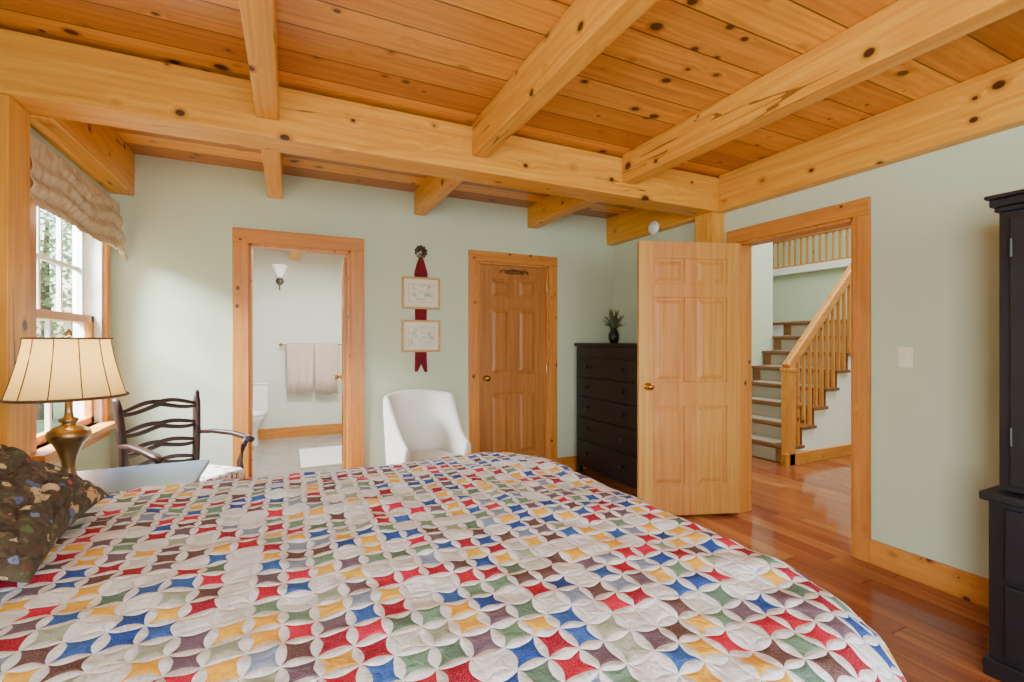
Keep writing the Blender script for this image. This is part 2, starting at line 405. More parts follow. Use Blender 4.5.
b=bmn(); box(b,-.03,.03,-.09,.09,0,2.30); single('timber_post',b,PB['Z'],'knotty pine post beside the window','post',loc=(XL+.03,2.68,0),bevel=.006)
b=bmn(); box(b,-.065,.065,-.09,.09,0,2.30); single('timber_post',b,PB['Z'],'knotty pine post behind the open door','post',loc=(XR-.065,2.69,0),bevel=.006)

# ------------------------------------------------------------ casings & baseboards
def casing_back(n,x0,x1,zt,w,label):
    th=thing('trim_%d'%n,label,'door casing',loc=(0,0,0),structure=True)
    for a,c in((x0-w,x0),(x1,x1+w)):
        b=bmn(); box(b,a,c,YB-.022,YB,0,zt); part(th,'casing_leg',b,PT['Z'],bevel=.003)
    b=bmn(); box(b,x0-w,x1+w,YB-.026,YB,zt,zt+w); part(th,'casing_head',b,PT['X'],bevel=.003)
    b=bmn(); box(b,x0,x0+.018,YB-.004,YB+.12,0,zt); box(b,x1-.018,x1,YB-.004,YB+.12,0,zt); box(b,x0,x1,YB-.004,YB+.12,zt-.018,zt)
    part(th,'jamb',b,PT['Z'])
casing_back(1,-.275,.445,2.03,.105,'knotty pine casing around the bathroom doorway')
casing_back(2,1.555,2.29,2.03,.095,'knotty pine casing around the closet door')
th=thing('trim_3','knotty pine casing around the hall doorway','door casing',structure=True)
for a,c in((1.575,1.665),(2.475,2.565)):
    b=bmn(); box(b,XR-.022,XR,a,c,0,2.045); part(th,'casing_leg',b,PT['Z'],bevel=.003)
b=bmn(); box(b,XR-.026,XR,1.575,2.565,2.045,2.145); part(th,'casing_head',b,PT['Y'],bevel=.003)
b=bmn(); box(b,XR-.004,XR+.124,1.665,1.683,0,2.045); box(b,XR-.004,XR+.124,2.457,2.475,0,2.045); box(b,XR-.004,XR+.124,1.665,2.475,2.027,2.045)
part(th,'jamb',b,PT['Z'])
def bb(name,x0,x1,y0,y1,ax): 
    b=bmn(); box(b,x0,x1,y0,y1,0,.14); struct(name,b,PT[ax],'knotty pine baseboard along the wall','baseboard',bevel=.003)
bb('baseboard_right',XR-.02,XR,-2.38,1.575,'Y')
bb('baseboard_right_corner',XR-.02,XR,2.79,3.98,'Y')
bb('baseboard_back',.55,1.46,YB-.02,YB,'X'); bb('baseboard_back_corner',2.385,XR-.02,YB-.02,YB,'X'); bb('baseboard_back_window',XL,-.38,YB-.02,YB,'X')
bb('baseboard_left',XL,XL+.02,2.79,YB-.02,'Y')
bb('baseboard_bathroom',-1.13,.9,6.98,7.0,'X')

# ------------------------------------------------------------ doors
def door(n,w,h,loc,rot,mat,label,knob_x,knob_mat=BRASS,hinge_x=None,t=.036):
    th=thing('door_%d'%n,label,'door',loc=loc,rot=rot,structure=True)
    b=bmn(); st=.105; mu=.09
    rec=.014
    box(b,.02,w-.02,-t/2+rec,t/2-rec,.02,h-.02)
    rails=[(0,.22),(.80,.98),(1.60,1.70),(h-.125,h)]
    for x0,x1 in((0,st),(w-st,w)): box(b,x0,x1,-t/2,t/2,0,h)
    for z0,z1 in rails: box(b,st,w-st,-t/2,t/2,z0,z1)
    for z0,z1 in((.22,.80),(.98,1.60),(1.70,h-.125)):
        box(b,w/2-mu/2,w/2+mu/2,-t/2,t/2,z0,z1)
        for x0,x1 in((st,w/2-mu/2),(w/2+mu/2,w-st)):
            for s in(-1,1):
                frustum_y(b,x0+.016,x1-.016,z0+.016,z1-.016,s*(t/2-rec-.001),s*(t/2-.003),.030)
    part(th,'door_leaf',b,mat,bevel=.003)
    b=bmn()
    for s in(-1,1):
        R=Matrix.Translation((knob_x,s*t/2,.95))@Matrix.Rotation(-s*math.pi/2,4,'X')
        lathe(b,[(.027,0),(.027,.006),(.011,.010),(.010,.03),(.020,.036),(.027,.05),(.024,.062),(.0,.067)],18,m=R)
    part(th,'door_knob',b,knob_mat,'polished brass knob',smooth=True)
    if hinge_x is not None:
        for z in(.22,1.02,1.82):
            b=bmn(); lathe(b,[(.006,0),(.006,.09)],8,c=(hinge_x,-t/2-.004,z-.045)); part(th,'hinge',b,ABRASS)
    return th
ang=math.atan2(2.69-2.43,2.30-3.045)
door(1,.785,2.01,(3.04,2.435,.02),ang,PDOOR,'unstained six-panel pine bedroom door standing open',.72,hinge_x=.0)
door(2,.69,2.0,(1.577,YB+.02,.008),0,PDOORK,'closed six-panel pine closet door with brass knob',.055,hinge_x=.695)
door(3,.67,2.0,(.425,YB+.14,.008),math.radians(86),PT['Z'],'pine bathroom door swung open inward',.61,t=.034)
b=bmn()
for s in(-1,1):
    sweep(b,[(s*x,0,z) for x,z in((.0,.0),(.03,.014),(.07,.004),(.11,.012),(.145,-.002),(.15,-.016),(.135,-.012))],[(.010,.014),(.009,.014),(.008,.012),(.008,.010),(.006,.008),(.005,.006),(.003,.003)],8)
    sweep(b,[(s*x,0,z) for x,z in((.02,-.012),(.05,-.018),(.08,-.008),(.10,-.014))],.006,8)
lathe(b,[(.0,-.024),(.018,-.012),(.022,.004),(.012,.024),(0,.032)],12)
single('carved_scroll_ornament',b,CARVW,'brown carved scroll ornament above the closet door panels','ornament',loc=(1.92,YB-.008,1.95),smooth=True)

# ------------------------------------------------------------ window
th=thing('window_1','pine framed double hung window with grid panes','window',structure=True)
Y0,Y1,Z0,Z1=2.93,3.86,.78,2.10; CW=.065
b=bmn()
for a,c in((Y0-CW,Y0),(Y1,Y1+CW)): box(b,XL,XL+.022,a,c,Z0-.02,Z1)
part(th,'casing',b,PT['Z'],bevel=.003)
b=bmn(); box(b,XL,XL+.024,Y0-CW,Y1+CW,Z1,Z1+.07); box(b,XL,XL+.02,Y0-CW,Y1+CW,Z0-.10,Z0-.035); part(th,'casing_head',b,PT['Y'],bevel=.003)
b=bmn(); box(b,XL-.10,XL+.085,Y0-.10,Y1+.10,Z0-.035,Z0); part(th,'sill',b,PT['Y'],bevel=.005)
b=bmn(); box(b,XL-.14,XL,Y0,Y0+.022,Z0,Z1); box(b,XL-.14,XL,Y1-.022,Y1,Z0,Z1); box(b,XL-.14,XL,Y0,Y1,Z1-.022,Z1); part(th,'frame',b,WHITE)
def sash(x,z0,z1,mat,w=.045):
    b=bmn(); ya,yb=Y0+.022,Y1-.022
    box(b,x-.018,x+.018,ya,ya+w,z0,z1); box(b,x-.018,x+.018,yb-w,yb,z0,z1)
    box(b,x-.018,x+.018,ya,yb,z0,z0+w); box(b,x-.018,x+.018,ya,yb,z1-w,z1); part(th,'sash',b,mat,bevel=.002)
    b=bmn(); 
    for k in(1,2): 
        y=ya+w+(yb-ya-2*w)*k/3; box(b,x-.01,x+.01,y-.012,y+.012,z0+w,z1-w)
    for k in(1,):
        z=z0+w+(z1-z0-2*w)*k/2; box(b,x-.0098,x+.0098,ya+w,yb-w,z-.012,z+.012)
    part(th,'muntin',b,WHITE)
    b=bmn(); box(b,x-.002,x+.002,ya+w,yb-w,z0+w,z1-w); part(th,'pane',b,GLASS)
sash(XL-.10,1.41,Z1-.022,WHITE); sash(XL-.055,Z0,1.46,PT['Y'])
def bigwin(n,horizontal,a0,a1,z0,z1,plane,count):
    th=thing('window_%d'%n,'unseen pine framed window added for the fill light','window',structure=True)
    b=bmn()
    def bx(a,c,lo,hi,d0,d1):
        if horizontal: box(b,a,c,plane+d0,plane+d1,lo,hi)
        else: box(b,plane+d0,plane+d1,a,c,lo,hi)
    bx(a0,a1,z0,z0+.05,-.1,-.04); bx(a0,a1,z1-.05,z1,-.1,-.04)
    for k in range(count+1):
        p=a0+(a1-a0-.05)*k/count; bx(p,p+.05,z0,z1,-.1,-.04)
    part(th,'frame',b,PT['Z'])
bigwin(2,True,-.5,2.4,.7,2.15,YR,3); bigwin(3,False,-1.7,-.5,.78,2.1,XL,1)  # unseen windows, added so the fill lamps have openings to shine from

# valance: heavy bunched fabric shade with deep near-horizontal folds and a drooping end
b=bmn(); NY,NZ=200,56; g=[]
for i in range(NY+1):
    s=i/NY; y=2.785+(3.965-2.785)*s; row=[]
    sag=math.sin(s*math.pi)
    droop=max(0,(s-.88)/.12)
    for j in range(NZ+1):
        t=j/NZ; zt=2.22; zb=1.905-.03*sag-.075*droop**1.5+.008*mn.noise(Vector((s*8,0,2)))
        z=zt+(zb-zt)*t
        pf=.45+.55*min(1,s*5)
        w1=mn.noise(Vector((s*4,t*2,1.3)))
        ph=t*math.pi*7.0-sag*1.8+w1*3.0
        fold=(.5+.5*math.sin(ph))**.8*min(1,t*3)
        bul=.012+pf*(.014+.016*t+.034*fold*(.5+.5*t)+.010*mn.noise(Vector((s*16,t*7,4.2)))+.003*math.sin(s*130+2*math.sin(t*5)))
        row.append(b.verts.new((XL+.03+bul,y,z)))
    g.append(row)
for i in range(NY):
    for j in range(NZ): b.faces.new([g[i][j],g[i+1][j],g[i+1][j+1],g[i][j+1]])
single('window_valance',b,VALF,'bunched beige-brown fabric valance with deep folds','curtain',smooth=True,solid=.004)

# ------------------------------------------------------------ bed
bed=thing('bed','high bed covered with a multicoloured patchwork quilt','bed',loc=(0,0,0))
BX0,BX1,BY0,BY1,BT=-.96,1.19,.38,2.25,.755
b=bmn(); box(b,BX0+.02,BX1-.18,BY0+.17,BY1-.17,.44,BT-.03); part(bed,'mattress',b,MATTR,bevel=.05)
b=bmn(); box(b,BX0+.02,BX1-.18,BY0+.17,BY1-.17,.22,.43); part(bed,'box_spring',b,MATTR,bevel=.01)
for x in(BX0+.08,BX1-.26):
    for y in(BY0+.24,BY1-.24):
        b=bmn(); sweep(b,[(x,y,0),(x,y,.1),(x,y,.22)],[.025,.03,.035],10); part(bed,'leg',b,SEAT_W)
b=bmn(); box(b,XL+.01,XL+.06,BY0+.1,BY1-.06,.1,.90); box(b,XL+.01,XL+.08,BY0+.1,BY1-.06,.90,.94); part(bed,'headboard',b,SEAT_W,bevel=.008)
R=.15; RC=.38; F=RC-R; ext=.55+F
b=bmn(); NX,NYq=240,230
uvl=b.loops.layers.uv.new('UVMap')
ix0,ix1,iy0,iy1=BX0,BX1-RC,BY0+RC,BY1-RC
ua,ub=BX0,ix1+ext; va,vb=iy0-ext,iy1+ext
g=[];UV={}
for i in range(NX+1):
    row=[]
    for j in range(NYq+1):
        u=ua+(ub-ua)*i/NX; v=va+(vb-va)*j/NYq
        cx=min(max(u,ix0),ix1); cy=min(max(v,iy0),iy1)
        dx,dy=u-cx,v-cy; d=math.hypot(dx,dy)
        if d>1e-6:
            ex,ey=dx/d,dy/d
            dd=min(d,ext)
            if dd<F: h=dd; z=0
            elif dd<F+R*math.pi/2: h=F+R*math.sin((dd-F)/R); z=-R*(1-math.cos((dd-F)/R))
            else:
                q=dd-F-R*math.pi/2; h=RC+q*.08; z=-R-q
            along=(u*ey*ey+v*ex*ex)+.3*math.atan2(ey,ex)*(abs(ex*ey)>.001)
            if dd>RC: h+=.016*math.sin(along*20)*min(1,(dd-RC)/.2)
            x,y=cx+ex*h,cy+ey*h
        else: x,y,z=u,v,0
        nz=mn.noise(Vector((u*3,v*3,0)))*.012+mn.noise(Vector((u*11,v*11,5)))*.008+mn.noise(Vector((u*24,v*24,9)))*.005
        z+=.012*math.cos((u-.1)*1.3)*math.cos((v-1.2)*1.4)+nz
        vt=b.verts.new((x,y,BT+z)); UV[vt]=(u+5,v+5); row.append(vt)
    g.append(row)
for i in range(NX):
    for j in range(NYq):
        f=b.faces.new([g[i][j],g[i+1][j],g[i+1][j+1],g[i][j+1]])
        for l in f.loops: l[uvl].uv=UV[l.vert]
part(bed,'quilt',b,QUILT,'patchwork quilt of red, yellow, blue and green concave squares on white',smooth=True)

def pillow(loc,rx,ry,rz,w,h,t,mat,label):
    b=bmn(); N=52; gs=[]
    for s in(1,-1):
        g=[]
        for i in range(N+1):
            row=[]
            for j in range(N+1):
                x=-1+2*i/N; y=-1+2*j/N
                th_=max(0,(1-abs(x)**3.0))**.55*max(0,(1-abs(y)**3.0))**.55
                pinch=1-.10*(1-abs(y)**2)*abs(x)**3; pinchy=1-.10*(1-abs(x)**2)*abs(y)**3
                cr=abs(mn.noise(Vector((x*2.6+3,y*2.6,s*2)))); cr2=abs(mn.noise(Vector((x*5+9,y*5,s*3))))
                z=s*t*th_*(1+.22*mn.noise(Vector((x*2.0,y*2.0,s)))-.28*(max(0,.18-cr)/.18)**2-.14*(max(0,.15-cr2)/.15)**2)
                row.append((x*w*pinch,y*h*pinchy,z))
            g.append(row)
        gs.append(g)
    for s,g in zip((1,-1),gs):
        vv=[[b.verts.new(p) for p in r] for r in g]
        for i in range(N):
            for j in range(N): b.faces.new([vv[i][j],vv[i+1][j],vv[i+1][j+1],vv[i][j+1]])
    bmesh.ops.remove_doubles(b,verts=b.verts[:],dist=.0005)
    return single('pillow',b,mat,label,'pillow',loc=loc,rot=(rx,ry,rz),smooth=True)
pillow((-.92,1.72,.975),0,math.radians(-108),0,.20,.34,.055,TAPES,'dark floral tapestry pillow propped against the headboard')
pillow((-.67,1.60,.905),0,math.radians(-148),math.radians(4),.195,.32,.075,TAPES,'rumpled floral tapestry pillow leaning on the quilt')

# ------------------------------------------------------------ nightstand + lamp
ns=thing('nightstand','small wooden nightstand with blue-grey top beside the bed','nightstand',loc=(-.67,2.48,0))
b=bmn(); box(b,-.33,.315,-.22,.24,.695,.72); part(ns,'top',b,TABTOP,bevel=.008)
b=bmn(); box(b,-.28,.28,-.18,.20,.56,.695); part(ns,'body',b,SEAT_W,bevel=.004)
b=bmn(); box(b,-.22,.22,-.195,-.18,.58,.68); part(ns,'drawer',b,SEAT_W,bevel=.004)
for x in(-.26,.26):
    for y in(-.16,.18):
        b=bmn(); sweep(b,[(x,y,0),(x,y,.3),(x,y,.56)],[.014,.018,.022],8,square=True); part(ns,'leg',b,SEAT_W)
LXP=-.775
lamp=thing('table_lamp','brass urn table lamp with cream panelled shade on the nightstand','lamp',loc=(LXP,2.38,.72))
b=bmn(); lathe(b,[(.0,0),(.070,0),(.072,.012),(.064,.022),(.044,.032),(.028,.048),(.022,.07),(.020,.09),(.024,.12),(.034,.155),(.048,.185),(.064,.205),(.068,.218),(.063,.232),(.046,.246),(.026,.255),(.022,.262),(.030,.270),(.030,.278),(.015,.286),(.012,.31),(.012,.36),(.0,.36)],32)
part(lamp,'lamp_base',b,ABRASS,'antique brass urn-shaped base',smooth=True)
b=bmn(); lathe(b,[(.003,.36),(.003,.60),(.0,.60)],8); lathe(b,[(.0,.598),(.010,.60),(.012,.612),(.0,.63)],12); part(lamp,'finial',b,ABRASS,smooth=True)
RB_,RT_=.178,.128
def shade_r(t): return RT_+(RB_-RT_)*t**1.35
ZT_,ZH_=.59,.225
b=bmn(); NS=96; rows=[]
for j in range(13):
    t=j/12; z=ZT_-ZH_*t; r=[]
    for i in range(NS):
        a=2*math.pi*i/NS; rr=shade_r(t)*(1-.018*abs(math.sin(a*6)))
        r.append(b.verts.new((rr*math.cos(a),rr*math.sin(a),z)))
    rows.append(r)
for a_,c_ in zip(rows,rows[1:]):
    for i in range(NS):
        j=(i+1)%NS; b.faces.new([a_[i],a_[j],c_[j],c_[i]])
part(lamp,'lamp_shade',b,SHADE,'cream fabric shade with dark ribs',smooth=True)
b=bmn()
for i in range(12):
    a=2*math.pi*i/12
    sweep(b,[(shade_r(t)*math.cos(a)*1.003,shade_r(t)*math.sin(a)*1.003,ZT_-ZH_*t) for t in[k/8 for k in range(9)]],.0019,6)
for t,rr in((0,.0035),(1,.0055)):
    r=shade_r(t); sweep(b,[(r*math.cos(2*math.pi*k/48),r*math.sin(2*math.pi*k/48),ZT_-ZH_*t) for k in range(49)],rr,6)
for k in range(3):
    a=2*math.pi*k/3; sweep(b,[(0,0,.585),(RT_*math.cos(a),RT_*math.sin(a),.585)],.002,6)
part(lamp,'shade_trim',b,SHTRIM,'dark bronze ribs and edging',smooth=True)
b=bmn(); lathe(b,[(.0,.36),(.012,.365),(.013,.38),(.024,.41),(.025,.425),(.016,.445),(0,.452)],16); part(lamp,'bulb',b,FROST,smooth=True)

# ------------------------------------------------------------ ladder back armchair
fa=math.atan2(-.69,.73)
mid=((-.87-.555)/2,(3.35+3.695)/2)
ch=thing('wooden_armchair','dark carved ladder-back armchair with pierced slats and floral seat','chair',loc=(mid[0],mid[1],0),rot=fa)
for s in(-1,1):
    b=bmn(); sweep(b,[(-.03,s*.19,0),(.0,s*.2,.25),(.012,s*.21,.45),(.008,s*.222,.7),(-.008,s*.234,.9),(-.014,s*.240,.955),(-.022,s*.250,.97)],[(.018,.02)]*5+[(.016,.016),(.010,.01)],10,square=True); part(ch,'back_leg',b,SEAT_W,smooth=True)
    b=bmn(); sweep(b,[(.43,s*.25,0),(.43,s*.25,.42)],[.016,.021],8,square=True); part(ch,'front_leg',b,SEAT_W)
    b=bmn(); sweep(b,[(.0,s*.225,.70),(.12,s*.25,.71),(.26,s*.275,.70),(.36,s*.285,.68),(.41,s*.288,.66)],[(.014,.013),(.017,.013),(.020,.014),(.023,.015),(.017,.014)],10,square=True); part(ch,'arm',b,SEAT_W,smooth=True)
    b=bmn(); sweep(b,[(.36,s*.255,.42),(.33,s*.262,.52),(.35,s*.272,.62),(.375,s*.28,.675)],[(.015,.015)]*4,8,square=True); part(ch,'arm_support',b,SEAT_W,smooth=True)
for k,z in enumerate((.55,.66,.775,.895)):
    b=bmn()
    for up in(0,1):
        pts=[];rd=[]
        for i in range(33):
            t=-1+2*i/32; c=(1-t*t)
            wave=.012*math.cos(t*math.pi*1.0)
            lens=math.sin(abs(t)*math.pi)*.012+.008
            zz=z+wave+(lens if up else -lens)
            zz+= .012*(k==3)*c
            pts.append((.010-.012*(z-.45)*2-.012*c,t*.222,zz)); rd.append((.006,.0105+.003*c))
        sweep(b,pts,rd,8,square=True)
    part(ch,'back_slat',b,SEAT_W,smooth=True)
b=bmn(); box(b,.0,.45,-.235,.235,.38,.43); part(ch,'seat_rail',b,SEAT_W,bevel=.004)
b=bmn(); box(b,.03,.44,-.21,.21,.43,.51); part(ch,'seat_cushion',b,SEATF,'white floral seat cushion',bevel=.025,smooth=True)

# ------------------------------------------------------------ ivory armchair with sloping arms
tc_=thing('upholstered_armchair','ivory upholstered armchair with sloping arms against the wall','chair',loc=(.905,3.52,0),rot=math.radians(-80))
HW,CR,AR_=.228,.14,.31
b=bmn(); path=[]
n1=18
for i in range(n1+1): path.append((AR_-(AR_-0)*i/n1,-HW,0,-1))
for i in range(1,9):
    a=math.pi/2*i/8; path.append((-CR*math.sin(a),-HW+CR*(1-math.cos(a)),-math.sin(a),-math.cos(a)))
for i in range(1,13): path.append((-CR,-HW+CR+(2*HW-2*CR)*i/12,-1,0))
for i in range(1,9):
    a=math.pi/2*i/8; path.append((-CR*math.cos(a),HW-CR*(1-math.sin(a)),-math.cos(a),math.sin(a)))
for i in range(1,n1+1): path.append((AR_*i/n1,HW,0,1))
rings=[]
for (x,y,nx,ny) in path:
    if x<=0: H=.890+.030*(1-(y/HW)**2); k=1
    else:
        q=x/AR_; k=max(0,1-q*1.5); H=.56+.330*(1-q)**1.5
    T=.046; fl=.026*k+.006
    prof=[(-T*.6,.12),(-T*.6,.45),(-T*.55+fl*.5,H-.05),(-T*.35+fl,H-.008),(T*.05+fl,H),(T*.5+fl,H-.008),(T*.7+fl,H-.04),(T*.7+fl*.2,.45),(T*.5,.12)]
    rings.append([b.verts.new((x+nx*o_,y+ny*o_,z)) for o_,z in prof])
for a_,c_ in zip(rings,rings[1:]):
    m_=len(a_)
    for i in range(m_): b.faces.new([a_[i],a_[(i+1)%m_],c_[(i+1)%m_],c_[i]])
b.faces.new(rings[0]); b.faces.new(rings[-1][::-1])
part(tc_,'backrest',b,IVORY,'ivory back and wrapped arms',smooth=True,sub=1)
b=bmn(); box(b,-.08,.33,-.198,.198,.31,.45); part(tc_,'seat_cushion',b,IVORY,bevel=.03,smooth=True)
b=bmn(); box(b,-.08,.31,-.198,.198,.14,.31); part(tc_,'seat_frame',b,IVORY,bevel=.01)
for x in(-.04,.27):
    for y in(-.17,.17):
        b=bmn(); sweep(b,[(x,y,0),(x,y,.15)],[.014,.022],8,square=True); part(tc_,'leg',b,SEAT_W)

# ------------------------------------------------------------ dresser
DW,DD,DH=.96,.46,1.28
dr=thing('dresser','tall black wooden chest of drawers in the corner','dresser',loc=(2.575,3.45,0))
b=bmn(); box(b,0,DD,-DW/2,DW/2,.08,DH-.03); 
for x0 in(0,DD-.05):
    for y0 in(-DW/2,DW/2-.05): box(b,x0,x0+.05,y0,y0+.05,0,.08)
part(dr,'body',b,BLACKW,bevel=.004)
b=bmn(); box(b,-.02,DD,-DW/2-.015,DW/2+.015,DH-.03,DH); part(dr,'top',b,BLACKW,bevel=.006)
z=.12; hs=[.24,.22,.2,.19,.19]
for hh in hs:
    b=bmn(); box(b,-.016,0,-DW/2+.03,DW/2-.03,z,z+hh-.02); d_=part(dr,'drawer',b,BLACKW,bevel=.005)
    for y in(-.26,.26):
        b=bmn(); lathe(b,[(.008,0),(.008,.012),(.016,.02),(.017,.028),(0,.034)],12,m=Matrix.Translation((-.016,y,z+hh/2-.01))@Matrix.Rotation(-math.pi/2,4,'Y'))
        kn=mkobj('knob',b,BLACKW,smooth=True); kn.parent=d_
    z+=hh
pv=thing('potted_grass','dark vase with spiky green leaves on the dresser','plant',loc=(2.84,3.68,DH))
b=bmn(); lathe(b,[(0,0),(.035,0),(.05,.04),(.052,.08),(.035,.12),(.03,.14),(.036,.15),(.028,.148),(.0,.13)],20); part(pv,'vase',b,BLACKW,smooth=True)
b=bmn()
for k in range(80):
    a=random.uniform(0,6.28); sp=random.uniform(.01,.11); hh=random.uniform(.10,.22)
    p=[(sp*t**1.5*math.cos(a)+.01*math.cos(a),sp*t**1.5*math.sin(a)+.01*math.sin(a),.12+hh*t-(.05*t*t if sp>.06 else 0)) for t in(0,.3,.6,.85,1)]
    sweep(b,p,[(.003,.002),(.008,.003),(.009,.003),(.007,.002),(.0015,.001)],5)
part(pv,'leaves',b,LEAFD,'soft grey-green leaves')['kind']='stuff'

# ------------------------------------------------------------ armoire
ar=thing('armoire','tall near-black wooden armoire against the green wall','wardrobe',loc=(2.47,.835,0))
AD=.585; AW=1.05
b=bmn(); box(b,0.03,AD,-AW,0,.72,1.80); part(ar,'upper_body',b,NAVYW,bevel=.004)
b=bmn(); box(b,0.0,AD,-AW-.02,.02,.06,.68); box(b,-.02,AD,-AW-.03,.03,0,.07); part(ar,'lower_body',b,NAVYW,bevel=.004)
b=bmn(); box(b,-.03,AD,-AW-.04,.04,.68,.715); part(ar,'ledge',b,NAVYW,bevel=.008)
b=bmn(); box(b,.015,AD,-AW-.01,.01,1.80,1.82); box(b,-.0,AD,-AW-.02,.02,1.82,1.85); box(b,-.015,AD,-AW-.03,.03,1.85,1.865); part(ar,'crown_moulding',b,NAVYW,bevel=.006)
for y0,y1 in((-AW/2+.003,-.035),(-AW+.035,-AW/2-.003)):
    b=bmn(); w=.075; za,zb=.745,1.775
    box(b,.012,.03,y0,y0+w,za,zb);box(b,.012,.03,y1-w,y1,za,zb);box(b,.012,.03,y0+w,y1-w,za,za+w);box(b,.012,.03,y0+w,y1-w,zb-w,zb);box(b,.022,.03,y0+w,y1-w,za+w,zb-w)
    d_=part(ar,'door',b,NAVYW,bevel=.004)
    yk=y0+.03 if y0>-.6 else y1-.03
    b=bmn(); lathe(b,[(.008,0),(.008,.012),(.014,.02),(0,.03)],12,m=Matrix.Translation((.012,yk,1.2))@Matrix.Rotation(-math.pi/2,4,'Y')); kn=mkobj('knob',b,ABRASS,smooth=True); kn.parent=d_
    yh=y1-.006 if y0>-.6 else y0+.006
    for z in(.9,1.62):
        b=bmn(); lathe(b,[(.006,0),(.006,.07)],8,c=(.008,yh,z)); h_=mkobj('hinge',b,NAVYW); h_.parent=d_
for z0,z1 in((.10,.37),(.39,.66)):
    b=bmn(); box(b,-.018,0,-AW+.03,-.03,z0,z1); d_=part(ar,'drawer',b,NAVYW,bevel=.006)
    for y in(-.25,-.8):
        b=bmn(); lathe(b,[(.008,0),(.008,.012),(.016,.02),(0,.03)],12,m=Matrix.Translation((-.018,y,(z0+z1)/2))@Matrix.Rotation(-math.pi/2,4,'Y')); kn=mkobj('knob',b,ABRASS,smooth=True); kn.parent=d_

# ------------------------------------------------------------ wall decor
X0=1.025
rb=thing('ribbon_hanger','burgundy ribbon with pewter medallion on the green wall','wall hanging',loc=(X0,YB,0))
b=bmn(); M=Matrix.Translation((0,-.002,2.07))@Matrix.Rotation(math.pi/2,4,'X')
lathe(b,[(.0,0),(.045,0),(.052,.005),(.046,.012),(.036,.008),(.03,.014),(.018,.02),(0,.022)],24,m=M)
for k in range(10):
    a=k*math.pi/5; box(b,-.006,.006,-.014,0,.04,.058,Matrix.Translation((0,-.002,2.07))@Matrix.Rotation(a,4,'Y'))
part(rb,'medallion',b,PEWTER,'pewter rosette medallion',smooth=True)
b=bmn()
def rib(pts,th=.003):
    f=[]
    for (xa,xb,z,y) in pts:
        f.append((b.verts.new((xa,y,z)),b.verts.new((xb,y,z)))); 
    for p,q in zip(f,f[1:]): b.faces.new([p[0],p[1],q[1],q[0]])
rib([(-.010,.010,2.04,-.006),(-.038,.034,1.97,-.012),(-.062,.058,1.88,-.014),(-.055,.055,1.84,-.006),(-.05,.05,1.3,-.004),(-.052,.052,1.19,-.006),(-.055,.052,1.10,-.012)])
rib([(-.055,.0,1.10,-.012),(-.057,-.03,1.035,-.010)])
rib([(.0,.052,1.10,-.012),(.03,.054,1.03,-.010)])
part(rb,'ribbon',b,BURG,'burgundy velvet ribbon with notched end',solid=.002)
def artmat(name,seed):
    t=NT(name); tc=t.node('ShaderNodeTexCoord'); mp=t.node('ShaderNodeMapping'); t.link(tc.outputs['Object'],mp.inputs[0]); mp.inputs['Location'].default_value=(seed,seed*2,0)
    f=t.noise(mp.outputs[0],22,4,.6,.6)
    c=t.ramp(f,[(.35,s2l((146,164,146))),(.47,s2l((212,206,182))),(.6,s2l((226,222,205))),(.72,s2l((198,150,132)))])
    t.link(c,t.b.inputs['Base Color']); t.b.inputs['Roughness'].default_value=.3; return t.m
for k,(z0,z1,w) in enumerate(((1.575,1.85,.165),(1.205,1.48,.167))):
    fr=thing('framed_picture','small landscape print in antique gold frame hung on ribbon','picture',loc=(X0,YB-.006,(z0+z1)/2))
    h=(z1-z0)/2; fw=.018
    b=bmn(); box(b,-w,w,-.022,-.002,h-fw,h);box(b,-w,w,-.022,-.002,-h,-h+fw);box(b,-w,-w+fw,-.022,-.002,-h+fw,h-fw);box(b,w-fw,w,-.022,-.002,-h+fw,h-fw)
    part(fr,'frame',b,GOLDF,bevel=.004)
    b=bmn(); box(b,-w+fw,w-fw,-.010,-.003,-h+fw,h-fw); part(fr,'mat',b,CREAMP)
    b=bmn(); box(b,-w+.062,w-.062,-.012,-.010,-h+.07,h-.07); part(fr,'print',b,artmat('watercolour_print_%d'%k,k*3.3+1),'faint pastel watercolour')
    b=bmn()
    for a0,a1,c0,c1 in((-w+.052,w-.052,h-.062,h-.058),(-w+.052,w-.052,-h+.058,-h+.062),(-w+.052,-w+.056,-h+.06,h-.06),(w-.056,w-.052,-h+.06,h-.06)): box(b,a0,a1,-.0115,-.010,c0,c1)
    part(fr,'mat_line',b,GOLDF)
sw=thing('light_switch','ivory toggle light switch plate on the green wall','switch',loc=(XR,1.405,1.21))
b=bmn(); box(b,-.006,0,-.035,.035,-.057,.057); part(sw,'plate',b,IVPL,bevel=.003)
b=bmn(); box(b,-.018,-.006,-.005,.005,-.002,.02); box(b,-.009,-.006,-.012,.012,-.02,.022); part(sw,'toggle',b,IVPL,bevel=.001)
b=bmn(); lathe(b,[(0,0),(.06,0),(.062,.012),(.055,.028),(.03,.034),(.0,.035)],28)
single('smoke_detector',b,PLASTIC,'round white smoke detector above the open door','smoke detector',loc=(2.989,3.28,2.325),rot=(0,-math.pi/2,0),smooth=True)

